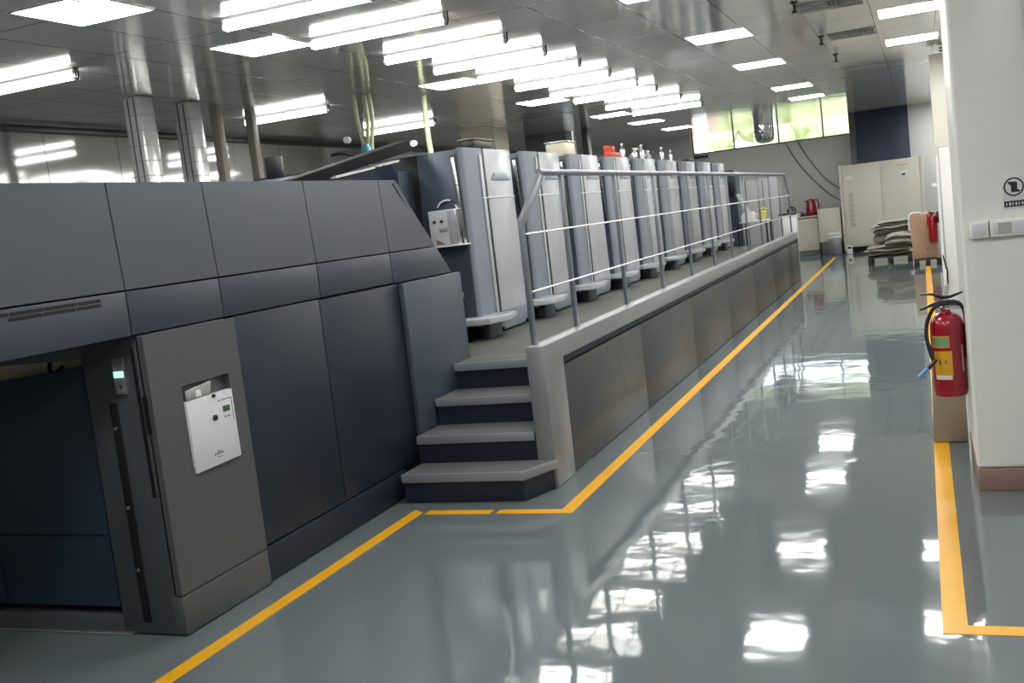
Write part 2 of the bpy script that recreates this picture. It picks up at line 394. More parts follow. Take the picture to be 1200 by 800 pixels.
obj('peg', rod((-3.066, 3.975, .985), (-3.055, 3.975, .985), .008), 'black', cp)
obj('cabinet_base', bx(-3.14, -3.078, 3.583, 4.232, .006, .176), 'door', press)
# upright slab beside the stairs
obj('end_slab', prism(B(), [(5.99, .02), (6.57, .02), (6.885, .70), (6.885, 1.312), (5.99, 1.312)], 'x', -3.10, -3.06, .006), 'tower_face', press, 'slate coloured upright slab beside the stairs')

# objects on top of the casing
t = thing('control_box', 'small black box standing on top of the casing beside the pale pole', 'box', (-5.0, 7.7, 1.97))
obj('case', bx(-5.06, -4.93, 7.68, 7.76, 2.19, 2.38, bev=.006), 'black', t)
obj('bracket', bx(-5.0, -4.97, 7.70, 7.74, 1.97, 2.19), 'frame', t)

# ------------------------------------------------------------------ chain housing between casing and first tower
ch = thing('chain_housing', 'dark sloped beam and navy panels rising between casing and first tower', 'machine section', (-4.6, 7.2, .7))
obj('lower_body', bx(-5.4, -3.84, 6.9, 7.68, .003, 1.97), 'navy', ch)
obj('sloped_beam', prism(B(), [(6.12, 1.985), (6.16, 2.06), (7.955, 2.375), (7.955, 2.28)], 'x', -3.96, -3.845, .006), 'matte_black', ch)
obj('upper_body', prism(B(), [(6.1, 1.975), (7.68, 1.97), (7.68, 2.2), (6.3, 2.03)], 'x', -5.4, -3.88, .004), 'navy', ch)
for a, c, z in ((6.65, 7.25, 2.06), (7.32, 7.37, 2.145), (7.42, 7.67, 2.158)):
    obj('white_strip', prism(B(), [(a, z), (c, z+(c-a)*.12), (c, z+(c-a)*.12+.016), (a, z+.016)], 'x', -3.88, -3.815), 'white', ch)
for z in (1.82, 1.62, 1.45): obj('ledge', bx(-3.845, -3.825, 6.95, 7.68, z, z+.02), 'tower_mid', ch)

# ------------------------------------------------------------------ printing towers
PER = 1.4; Y0 = 7.96; XT = -3.4; ZT = 2.255; ZB = .79
def make_tower(label):
    t = thing('printing_tower', label, 'printing tower', (-4.6, Y0+.6, .7), 'grey printing towers in a row along the walkway')
    core = B(); box(core, -5.4, XT-.06, Y0+.02, Y0+1.13, .003, ZT-.012, .01)
    obj('core', core, 'gap', t)
    # face towards the camera
    fc = B(); prism(fc, [(-3.84, .80), (-3.43, .80), (-3.43, ZT-.012), (-3.80, ZT-.012)], 'y', Y0, Y0+.03, .006)
    face = obj('front_face', fc, 'tower_face', t)
    obj('link_body', bx(-5.4, -3.86, Y0-.255, Y0-.001, .003, 2.12), 'tower_face', t, 'dark slate body linking to the tower in front')
    obj('slot_recess', prism(B(), [(-3.51, 2.20), (-3.45, 2.21), (-3.443, 1.47), (-3.465, 1.45)], 'y', Y0-.006, Y0+.002, .001), 'black', face)
    obj('grip_bar', prism(B(), [(-3.50, 2.18), (-3.467, 2.185), (-3.439, 1.475), (-3.465, 1.47)], 'y', Y0-.014, Y0-.005, .003), 'silver', face)
    # rounded corner cover
    pts = [(-3.46, Y0+.032), (-3.432, Y0+.032)]
    for k in range(7):
        a = math.pi/2*k/6; pts.append((-3.432+.032*math.sin(a), Y0+.045-.045*math.cos(a)))
    pts += [(-3.40, Y0+.42), (-3.46, Y0+.42)]
    pts = [pts[0]] + pts[2:]
    cc = B(); prism(cc, pts, 'z', ZB, ZT, 0)
    obj('corner_cover', cc, 'tower_mid', t, 'mid grey rounded corner cover')
    hl = obj('corner_highlight', bx(XT, XT+.012, Y0+.33, Y0+.385, ZB+.02, ZT-.05, bev=.005), 'tower', t)  # lighter strip stands in for the bright highlight down the cover
    # side door, glossy
    dd = B(); prism(dd, [(Y0+.46, ZB-.05), (Y0+1.06, ZB-.05), (Y0+1.10, .9), (Y0+1.06, 1.80), (Y0+1.05, 1.88), (Y0+1.07, ZT-.03), (Y0+1.05, ZT), (Y0+.46, ZT)], 'x', XT-.04, XT+.004, .006)
    door = obj('side_door', dd, 'tower', t)
    obj('door_seam', bx(XT-.01, XT+.012, Y0+.30, Y0+1.055, 1.838, 1.848, bev=.002), 'white', door)
    obj('door_handle', prism(B(), [(Y0+.62, 2.05), (Y0+.9, 2.05), (Y0+1.0, 1.99), (Y0+.55, 1.99)], 'x', XT+.002, XT+.016, .003), 'tower_mid', door)
    obj('door_foot', prism(B(), [(Y0+.47, ZB-.07), (Y0+.98, ZB-.07), (Y0+1.09, .88), (Y0+.47, .88)], 'x', XT, XT+.010, .002), 'tower_mid', door)
    obj('side_slot', bx(XT-.005, XT+.003, Y0+.425, Y0+.455, ZB, ZT-.02, bev=.001), 'black', t)
    # foot board projecting over the walkway
    pb = [(-3.80, Y0-.25), (-3.36, Y0-.25), (-3.24, Y0-.20), (-3.19, Y0-.08), (-3.18, Y0+.12), (-3.20, Y0+.30), (-3.395, Y0+.30), (-3.395, Y0-.002), (-3.80, Y0-.002)]
    fb = B(); prism(fb, pb, 'z', .835, .885, .008)
    obj('foot_board', fb, 'tower', t, 'curved grey foot board at the tower foot')
    obj('foot_bracket', bx(-3.37, -3.33, Y0-.02, Y0+.26, .70, .835, bev=.006), 'tower_face', t)
    obj('toe_step', bx(-3.78, -3.52, Y0-.20, Y0-.002, 1.05, 1.10, bev=.01), 'tower_mid', t)
    obj('toe_riser', bx(-3.78, -3.58, Y0-.15, Y0-.002, .885, 1.05, bev=.005), 'tower_face', t)
    obj('plinth', bx(-5.4, -3.50, Y0+.0, Y0+1.12, .705, .80, bev=.003), 'gap', t)
    return t
labels = ['nearest printing tower, wide slate front face carrying the white box',
          'second printing tower from the near end, just left of the slanted handrail end',
          'third printing tower from the near end, pale beige box on its top',
          'fourth printing tower from the near end, with a red clip on top',
          'fifth printing tower from the near end, with silver fittings on top',
          'sixth printing tower from the near end, silver bottle on top',
          'seventh printing tower, third from the far end of the row',
          'eighth printing tower, last but one at the far end',
          'ninth printing tower, at the far end beside the dark console']
tw = make_tower(labels[0])
towers = [tw]
for i in range(1, 9): towers.append(dup(tw, (0, PER*i, 0), None, labels[i]))

# white box hanging on first tower
wb = thing('document_box', 'white wall box with two dark dots hanging on the first printing tower', 'box', (-3.58, 7.9, 1.48))
bb = B(); box(bb, -3.716, -3.475, 7.86, 7.955, 1.488, 1.775, .006)
obj('case', bb, 'box_white', wb)
obj('side_shading', bx(-3.545, -3.48, 7.852, 7.861, 1.50, 1.765, bev=.003), 'tower', wb)  # greyer plate stands in for the shading on the right of the box
obj('case_edge', bx(-3.478, -3.472, 7.85, 7.95, 1.50, 1.77, bev=.002), 'silver', wb)
for x in (-3.665, -3.60): obj('dot', rod((x, 7.852, 1.685), (x, 7.862, 1.685), .012), 'black', wb)
obj('sticker', bx(-3.63, -3.56, 7.856, 7.861, 1.60, 1.635, bev=.001), 'faint', wb)
obj('paper_corner', prism(B(), [(-3.67, 1.50), (-3.59, 1.50), (-3.66, 1.545)], 'y', 7.855, 7.861), 'skirt', wb)
obj('base_tray', bx(-3.70, -3.41, 7.84, 7.955, 1.478, 1.49, bev=.003), 'white', wb)
obj('strap', tb([(-3.66, 7.94, 1.80), (-3.63, 7.94, 1.835), (-3.58, 7.94, 1.85), (-3.54, 7.94, 1.845)], .007, smooth_n=5), 'white', wb)
obj('strap_end', tb([(-3.50, 7.94, 1.81), (-3.49, 7.94, 1.775)], .008), 'white', wb)
obj('cord', tb([(-3.69, 7.94, 1.775), (-3.66, 7.94, 1.80), (-3.54, 7.94, 1.845), (-3.50, 7.94, 1.81)], .003, smooth_n=3), 'black', wb)

# small things on the tower tops
def top_thing(name, label, cat, bm, mat, parts=()):
    o = obj(name, bm, mat, None, label, cat)
    for (n, pb_, m_) in parts: obj(n, pb_, m_, o)
zt = ZT
top_thing('motor_box', 'black box on top of the nearest printing tower', 'box', bx(-3.56, -3.43, 8.30, 8.72, zt, zt+.075, bev=.01), 'black',
          [('lid', bx(-3.57, -3.42, 8.29, 8.73, zt+.075, zt+.088), 'skirt')])
top_thing('equipment_box', 'pale beige box with lid standing on top of the third tower', 'box', bx(-3.72, -3.50, 11.0, 11.36, zt-.012, 2.40, bev=.012), 'clad',
          [('lid', bx(-3.73, -3.49, 10.99, 11.37, 2.40, 2.415), 'silver'), ('aerial', rod((-3.51, 11.34, 2.41), (-3.51, 11.34, 2.53), .012), 'silver')])
b = B(); box(b, -3.48, -3.42, 12.42, 12.98, zt+.0, zt+.06, .006); box(b, -3.48, -3.42, 12.60, 12.72, zt+.06, zt+.13, .006); box(b, -3.48, -3.42, 12.42, 12.5, zt+.06, zt+.13, .006)
top_thing('red_clip', 'red-orange clip on top of the fourth printing tower', 'clip', b, 'orange')
for i, (y, h_, r_, l_) in enumerate([(13.2, .16, .035, 'silver canister on the far edge of the fourth tower'), (13.8, .12, .04, 'low silver canister at the near edge of the fifth tower'),
        (14.2, .17, .04, 'taller silver canister in the middle of the fifth tower top'), (14.55, .10, .05, 'squat silver canister at the far edge of the fifth tower'),
        (15.4, .17, .035, 'slim silver bottle on the near half of the sixth tower'), (16.0, .14, .03, 'slim silver bottle on the far half of the sixth tower')]):
    top_thing('canister', l_, 'canister', lt([(r_, 0), (r_, h_*.55), (r_*.8, h_*.68), (r_*.35, h_*.75), (r_*.35, h_*.9), (r_*.5, h_*.92), (r_*.5, h_)], (-3.46, y, zt), 16), 'silver',
              [('cap', lt([(r_*.52, h_), (r_*.52, h_+.018), (r_*.3, h_+.024)], (-3.46, y, zt), 12), 'white')])
top_thing('cable_bundle', 'loose silver hose looping over the fifth tower top', 'hose',
          tb([(-3.5, 13.7, zt+.01), (-3.48, 13.9, zt+.10), (-3.5, 14.1, zt+.14), (-3.46, 14.3, zt+.09), (-3.5, 14.5, zt+.03), (-3.48, 14.7, zt+.012)], .014, smooth_n=4), 'silver')
top_thing('lamp_head', 'small black lamp head on the seventh tower top', 'lamp', bx(-3.56, -3.4, 17.0, 17.45, zt, zt+.05, bev=.01), 'black')

# ------------------------------------------------------------------ far end console and feeder
t = thing('feeder_console', 'dark rounded console at the far end of the tower row', 'console', (-3.6, 21.3, .7))
pr_ = []
for k in range(7): a = math.pi/2*k/6; pr_.append((-3.32-.08+.08*math.sin(math.pi/2-a) if False else -3.40+.08*math.cos(a), 2.06+.08*math.sin(a)))
pts = [(-3.9, .003), (-3.32, .003)] + pr_ + [(-3.9, 2.14)]
obj('console_body', prism(B(), pts, 'y', 20.9, 21.4, 0), 'tower_face', t)
obj('screen', bx(-3.58, -3.36, 20.87, 20.905, 1.62, 1.92, bev=.01), 'black', t, 'black screen')
for z in (1.78, 1.66, 1.55): obj('button', rod((-3.68, 20.87, z), (-3.68, 20.91, z), .035, 14), 'silver' if z < 1.6 else 'black', t)
obj('toe_box', bx(-3.75, -3.36, 20.7, 20.9, .003, 1.05, bev=.01), 'navy', t)
t = thing('feeder_unit', 'plain light grey feeder cabinet seen through the far rail posts', 'machine section', (-3.3, 23, 0))
obj('body', bx(-4.9, -2.72, 22.6, 23.6, 0.02, 1.93, bev=.01), 'feeder', t)
for x in (-3.4, -3.05): obj('seam', bx(x-.006, x+.006, 22.59, 22.601, .1, 1.9, bev=0), 'frame', t)
# table with papers near the console
t = thing('side_table', 'small table with white top standing at the far end of the walkway', 'table', (-3.05, 20.4, 0))
TY0, TY1 = 20.75, 21.35
obj('table_top', bx(-3.3, -2.75, TY0, TY1, 1.10, 1.125, bev=.004), 'white', t)
for x in (-3.27, -2.79):
    for y in (TY0+.03, TY1-.03): obj('leg', bx(x-.015, x+.015, y-.015, y+.015, .002, 1.10, bev=.002), 'black', t)
b = B(); prism(b, [(-3.27, 1.126), (-3.0, 1.126), (-3.0, 1.24), (-3.05, 1.30), (-3.2, 1.31), (-3.27, 1.24)], 'y', 20.85, 21.1, .01)
obj('tissue_box', b, 'white', None, 'white rounded box standing on the small far table', 'box')
b = lt([(.05, 0), (.07, .06), (.085, .15), (.07, .17)], (-2.88, 20.95, 1.126), 16)
o = obj('flower_pot', b, 'lemon', None, 'yellow pot standing on the small far table', 'pot')
b = B()
for k in range(9):
    a = k*.7; tube(b, [(-2.88, 20.95, 1.28), (-2.88+.06*math.cos(a), 20.95+.06*math.sin(a), 1.33+.01*(k % 3)), (-2.88+.10*math.cos(a), 20.95+.10*math.sin(a), 1.32)], [.012, .016, .004], 6)
obj('petals', b, 'lemon', o)
obj('clipboard', prism(B(), [(-3.33, 1.66), (-3.25, 1.67), (-3.08, 1.30), (-3.15, 1.28)], 'y', 20.83, 20.845, .003), 'white', None, 'white clipboard slanting beside the far console', 'clipboard')
t = thing('waste_bin', 'white upright bin at the far end beyond the walkway table', 'bin', (-2.6, 21.2, 0))
obj('bin_body', prism(B(), [(-2.62, .002), (-2.36, .002), (-2.33, 1.15), (-2.65, 1.15)], 'y', 21.6, 21.9, .01), 'white', t)
obj('bin_lid', bx(-2.66, -2.32, 21.58, 21.92, 1.15, 1.18), 'black', t)

# ------------------------------------------------------------------ walkway platform, stairs, railing
YE = 20.0
plat = thing('walkway_platform', 'raised walkway with grey rubber floor and panelled side along the towers', 'platform', (-2.8, 13, 0))
obj('deck', bx(-3.455, -2.262, 6.91, YE, .66, .70, bev=.001), 'walk', plat)
obj('deck', bx(-3.055, -2.262, 6.6, 6.91, .66, .70, bev=.001), 'walk', plat)
obj('deck_frame', bx(-3.4, -2.3, 6.95, YE, .5, .66, bev=.004), 'gap', plat)
obj('deck_edge', bx(-3.06, -2.262, 6.580, 6.594, .648, .702, bev=.002), 'step_face', plat)
obj('joint_line', bx(-3.058, -2.264, 6.594, 6.603, .66, .7008, bev=0), 'gap', plat)
obj('riser_board', bx(-3.06, -2.262, 6.605, 6.64, .003, .655, bev=0), 'riser', plat)
# curb wall: inner core, cap, end post
obj('curb_core', bx(-2.26, -2.20, 5.93, YE-.02, .003, .84, bev=0), 'gap', plat)
obj('curb', prism(B(), [(5.90, .003), (6.245, .003), (6.245, .752), (YE-.12, .752), (YE-.12, .003), (YE, .003), (YE, .862), (5.90, .862)], 'x', -2.262, -2.15, .003), 'curb', plat)
ye = [6.25, 8.27, 10.30, 12.35, 14.4, 16.45, 18.5, YE-.125]
for i in range(7):
    obj('side_panel', bx(-2.2, -2.164, ye[i]+.004, ye[i+1]-.004, .006, .69, bev=.003), 'curb_panel', plat)
obj('groove_bar', bx(-2.2, -2.170, 6.25, YE-.125, .700, .748, bev=.004), 'lower', plat)

st = thing('stairs', 'four grey rubber treads with navy risers climbing to the walkway', 'stairs', (-2.65, 6.1, 0))
ZS = [.178, .352, .526]; YN = [5.62, 5.89, 6.22]
for i in range(3):
    z = ZS[i]; y = YN[i]; xl = -3.045 if i == 0 else -3.05; xr = -2.245 if i == 0 else -2.264
    yb = (YN+[6.545])[i+1]+.03
    if i == 0:
        pts = [(xl, y), (-2.25, y), (-2.15+.005, 5.895), (-2.264, 5.895), (-2.264, yb), (xl, yb)]
        obj('tread', prism(B(), pts, 'z', z-.012, z, .002), 'tread', st)
        pn = [(xl, y-.012), (-2.25, y-.012), (-2.135, 5.892), (-2.147, 5.892), (-2.256, y+.001), (xl, y+.001)]
        obj('nosing', prism(B(), pn, 'z', z-.05, z+.001, .002), 'step_face', st)
        obj('joint_line', bx(xl+.002, -2.26, y+.001, y+.007, z-.02, z+.0006, bev=0), 'gap', st)
        pz = [(xl+.005, y+.006), (-2.26, y+.006), (-2.165, 5.892), (-2.27, 5.892), (-2.27, yb-.035), (xl+.005, yb-.035)]
        obj('riser', prism(B(), pz, 'z', .003, z-.05), 'riser', st)
    else:
        obj('tread', bx(xl, xr, y, yb, z-.012, z, bev=.002), 'tread', st)
        obj('nosing', bx(xl, xr, y-.012, y+.001, z-.05, z+.001, bev=.002), 'step_face', st)
        obj('joint_line', bx(xl+.002, xr-.002, y+.001, y+.007, z-.02, z+.0006, bev=0), 'gap', st)
        obj('riser', bx(xl+.005, xr-.003, y+.006, yb-.035, .003, z-.05, bev=0), 'riser', st)

rl = thing('handrail', 'grey steel handrail with flat posts and two thin bright rods on the walkway edge', 'railing', (-2.28, 13, .86))
XRR = -2.25
posts = [6.9, 8.24, 9.55, 10.88, 12.18, 13.45, 14.8, 16.15, 17.4, 18.6]
def barz(y, z0, z1, parent=None, name='post'):
    return obj(name, bx(XRR-.012, XRR+.012, y-.028, y+.028, z0, z1, bev=.003), 'rail', parent)
first = None
for y in posts: barz(y, .862, 1.89, rl)
# bent end posts
obj('post', prism(B(), [(6.01, .862), (6.066, .862), (6.066, 1.585), (6.515, 1.862), (6.50, 1.905), (6.47, 1.905), (6.01, 1.615)], 'x', XRR-.012, XRR+.012, .003), 'rail', rl)
obj('post', prism(B(), [(YE-.03, .862), (YE-.075, .862), (YE-.075, 1.58), (YE-.44, 1.87), (YE-.42, 1.905), (YE-.38, 1.905), (YE-.03, 1.60)], 'x', XRR-.012, XRR+.012, .003), 'rail', rl)
obj('top_rail', tb([(XRR, 6.46, 1.905), (XRR, YE-.38, 1.905)], .022, seg=16), 'rail', rl)
for z in (1.53, 1.18): obj('rod', rod((XRR+.016, 6.06, z), (XRR+.016, YE-.06, z), .006), 'rod', rl)

# ------------------------------------------------------------------ lights
def troffer(x, y, ly, label, vis=True):
    t = thing('ceiling_light', label, 'ceiling light', (x, y, H), 'square lit panels set in the ceiling')
    b = B(); w_ = .30; l_ = ly/2
    for (a, c, d, e) in ((x-w_-.012, x+w_+.012, y-l_-.012, y-l_), (x-w_-.012, x+w_+.012, y+l_, y+l_+.012), (x-w_-.012, x-w_, y-l_, y+l_), (x+w_, x+w_+.012, y-l_, y+l_)):
        box(b, a, c, d, e, H-.010, H-.0005)
    obj('frame', b, 'silver', t)
    obj('diffuser', bx(x-w_, x+w_, y-l_, y+l_, H-.008, H-.001, bev=0), 'troffer', t)
def rowlab(r, k): return r % k
for y, l_ in ((11.6, 'nearest'), (14.62, 'second nearest'), (18.45, 'third'), (20.9, 'farthest')):
    troffer(-1.87, y, .62, 'square lit ceiling panel, %s of the row left of the aisle' % l_)
for y, l_ in ((12.0, 'nearer'), (14.55, 'farther')):
    troffer(.005, y, .62, 'square lit ceiling panel, %s of the two right of the aisle' % l_)
for y, l_ in ((5.75, 'at the top left corner'), (7.8, 'at the near end of the long battens'), (11.7, 'beside the fourth long batten'), (14.9, 'touching the seventh long batten'),
              (18.6, 'left of the far end of the battens'), (21.2, 'beyond the last batten'), (24.1, 'farthest, near the high window')):
    troffer(-5.0, y, .62, 'square lit ceiling panel above the printing machine, %s' % l_)
# lights of the same rows overhead and behind the viewpoint, plus added fill panels
for (x, y, l_) in ((-1.87, 8.6, 'over the stairs side of the aisle'), (-1.87, 5.6, 'over the aisle, one before the stairs'), (-1.87, 2.6, 'over the aisle near the viewpoint'),
                   (.005, 8.9, 'right of the aisle beyond the column'), (-1.87, -.4, 'over the aisle behind the viewpoint'), (-5.0, 2.6, 'over the near casing end'), (.9, 2.6, 'right of the viewpoint'),
                   (1.9, 8.5, 'behind the near column'), (1.9, 13.2, 'hidden by the near column, before the pier'), (1.0, 19.0, 'added out of view past the cream pier as fill'), (1.0, 22.0, 'added out of view past the cream pier as fill, second one'), (1.0, 24.6, 'added out of view past the cream pier as fill, farther one'), (1.0, 26.8, 'added out of view past the cream pier as fill, farthest one'), (.9, .4, 'added out of view behind the viewpoint as fill, to the right')):  # pier panels and rear-right one are unseen, added to brighten far corner and column
    troffer(x, y, .62, 'square lit ceiling panel %s' % l_)

def batten(x0, x1, y, label, grp):
    t = thing('batten_light', label, 'ceiling light', ((x0+x1)/2, y, H), grp)
    obj('housing', bx(x0+.02, x1-.02, y-.024, y+.024, H-.022, H-.0005, bev=.003), 'tower', t)
    obj('tube', tb([(x0+.02, y, H-.067), (x1-.02, y, H-.067)], .031, seg=20), 'tube', t)
    for x in (x0, x1-.02): obj('end_cap', bx(x, x+.02, y-.036, y+.036, H-.103, H-.0005, bev=.008), 'silver', t)
    obj('hanger', tb([(x1-.01, y, H-.1), (x1+.015, y, H-.085), (x1+.015, y, H-.002)], .007, seg=8), 'black', t)
names = ['first', 'second', 'third', 'fourth', 'fifth', 'sixth', 'seventh', 'eighth', 'ninth', 'tenth']
ysb = [6.68, 7.88, 9.17, 10.25, 11.4, 12.62, 13.95, 15.05, 16.7, 18.4]
for i, y in enumerate(ysb):
    batten(-4.58, -3.36, y, 'long bright batten lamp over the towers, %s from the near end' % names[i], 'batten lamps in a row above the towers')
for (x0, x1, y, l_) in ((-7.65, -6.43, 7.2, 'nearest, at the left edge of the ceiling'), (-7.85, -6.63, 11.6, 'middle one behind the poles'), (-7.95, -6.73, 14.9, 'farthest, left of the clad pillar')):
    batten(x0, x1, y, 'batten lamp added out of view near the left wall as fill, %s' % l_, 'batten lamps near the left wall')
for yy, l_ in ((5.0, 'just before the view'), (2.8, 'two before the view'), (.6, 'level with the viewpoint')):  # extra battens out of view, added to brighten the left side
    batten(-7.65, -6.43, yy, 'batten lamp added out of view near the left wall as fill, %s' % l_, 'batten lamps near the left wall')
for yy, l_ in ((4.0, 'second last before the view'), (2.7, 'third last before the view'), (1.4, 'nearest to the viewpoint')):
    batten(-4.58, -3.36, yy, 'long bright batten lamp overhead, %s' % l_, 'batten lamps in a row above the towers')
batten(-4.58, -3.36, 5.2, 'long bright batten lamp overhead, before the first one in view', 'batten lamps in a row above the towers')

# ceiling vents, sprinklers, duct
for (x0, x1, y0, y1, l_) in ((-1.0, -.4, 10.5, 11.1, 'slotted ceiling vent at the top edge, nearer one'), (-.88, -.36, 12.85, 13.45, 'slotted ceiling vent farther along, right of the aisle')):
    t = thing('ceiling_vent', l_, 'vent', ((x0+x1)/2, (y0+y1)/2, H), 'slotted ceiling vents')
    obj('frame', bx(x0, x1, y0, y1, H-.008, H-.0005, bev=.002), 'vent', t)
    for k in range(4): obj('long_slot', bx(x0+.03, x1-.03, y0+.08+k*(y1-y0-.1)/4, y0+.092+k*(y1-y0-.1)/4, H-.0095, H-.008, bev=0), 'frame', t)
    for k in range(6): obj('slot', bx(x0+(x1-x0)*.5+k*.042, x0+(x1-x0)*.5+k*.042+.02, y0+.1, y1-.28, H-.011, H-.009, bev=0), 'black', t)
for (x, y, l_) in ((-.97, 10.35, 'small dark sprinkler head at the top edge of the picture'), (-.95, 12.95, 'small dark sprinkler head beside the farther vent'), (-.93, 14.95, 'small dark sprinkler head by the hanging bulkhead')):
    obj('sprinkler', lt([(.035, 0), (.035, -.012), (.012, -.016), (.012, -.07), (.022, -.075), (.022, -.09), (.03, -.094), (.03, -.1)], (x, y, H), 14), 'black', None, l_, 'sprinkler', 'ceiling sprinklers')
t = thing('air_duct', 'shiny round duct hanging from the ceiling before the high window', 'duct', (-3.42, 26.5, H))
obj('duct_body', lt([(.02, -.49), (.12, -.48), (.2, -.43), (.245, -.31), (.255, -.2), (.255, -.001)], (-3.42, 26.5, H), 32), 'chrome', t)
obj('duct_ring', lt([(.27, -.22), (.27, -.19)], (-3.42, 26.5, H), 32), 'silver', t)
# metal ducts and poles behind the casing
for (x, y, r_, l_) in ((-7.28, 8.95, .11, 'bright ribbed metal duct rising behind the casing, left of the pair'), (-7.3, 9.75, .11, 'bright ribbed metal duct rising behind the casing, right of the pair')):
    t = thing('metal_duct', l_, 'duct', (x, y, 0), 'bright ribbed ducts behind the casing')
    obj('duct_body', bx(x-r_, x+r_, y-r_, y+r_, .01, H-.002, bev=.03), 'duct', t)
    for k in range(9): obj('duct_band', bx(x-r_-.004, x+r_+.004, y-r_-.004, y+r_+.004, 1.9+k*.15, 1.907+k*.15, bev=0), 'clad_dark', t)
    for d_ in (-.045, .03): obj('seam_line', bx(x+d_, x+d_+.012, y-r_-.006, y-r_, .1, H-.02, bev=0), 'frame', t)
for (x, y, l_) in ((-7.3, 10.25, 'thin grey-beige pole just right of the metal ducts'), (-7.32, 10.95, 'grey-beige pole left of the black control box')):
    o = obj('pole', bx(x-.05, x+.05, y-.05, y+.05, .005, H-.001, bev=.008), 'pole', None, l_, 'pole', 'plain poles behind the casing')
t = thing('hose_drop', 'bundle of pale hoses with a gauge and blue fitting hanging behind the casing', 'hoses', (-6.0, 11.2, H))
for dx_, dy_ in ((0, 0), (.08, .1), (.17, .05)):
    obj('hose', tb([(-6.05+dx_, 11.2+dy_, H-.01), (-6.04+dx_, 11.2+dy_, 3.0), (-6.0+dx_*.6, 11.2, 2.7), (-5.98+dx_*.4, 11.2, 2.45), (-5.98+dx_*.3, 11.2, 2.1)], .024, smooth_n=4), 'pipe_green', t)
obj('fitting', lt([(.05, 0), (.06, .05), (.06, .28), (.035, .33)], (-5.95, 11.15, 2.38), 14), 'pipe_blue', t)
obj('gauge', rod((-6.14, 11.05, 2.78), (-6.14, 11.1, 2.78), .04, 18), 'white', t)
t = thing('hose_pipe', 'single pale hose with round white gauge left of the first tower', 'hoses', (-5.7, 12.2, H))
obj('hose', tb([(-5.63, 12.2, H-.01), (-5.63, 12.2, 2.7), (-5.58, 12.2, 2.3)], .035, smooth_n=4), 'pipe_green', t)
obj('gauge', rod((-5.78, 12.05, 2.72), (-5.78, 12.1, 2.72), .04, 18), 'white', t)
obj('pole', bx(-9.12, -9.0, 17.3, 17.42, .005, 3.15, bev=.005), 'frame', None, 'dark slim post against the left wall, left of the first tower', 'pole')
t = thing('camera_unit', 'black bracketed device on the machine top below the hose bundle', 'device', (-5.2, 9.3, 1.9))
obj('device_body', bx(-5.25, -4.98, 9.15, 9.4, 2.30, 2.40, bev=.015), 'black', t)
obj('device_arm', tb([(-5.30, 9.2, 2.46), (-5.2, 9.2, 2.47), (-5.08, 9.2, 2.44), (-4.9, 9.2, 2.36), (-4.86, 9.2, 2.28)], .018, smooth_n=3), 'black', t)
obj('device_foot', bx(-5.16, -5.1, 9.22, 9.3, 2.25, 2.30, bev=.004), 'black', t)

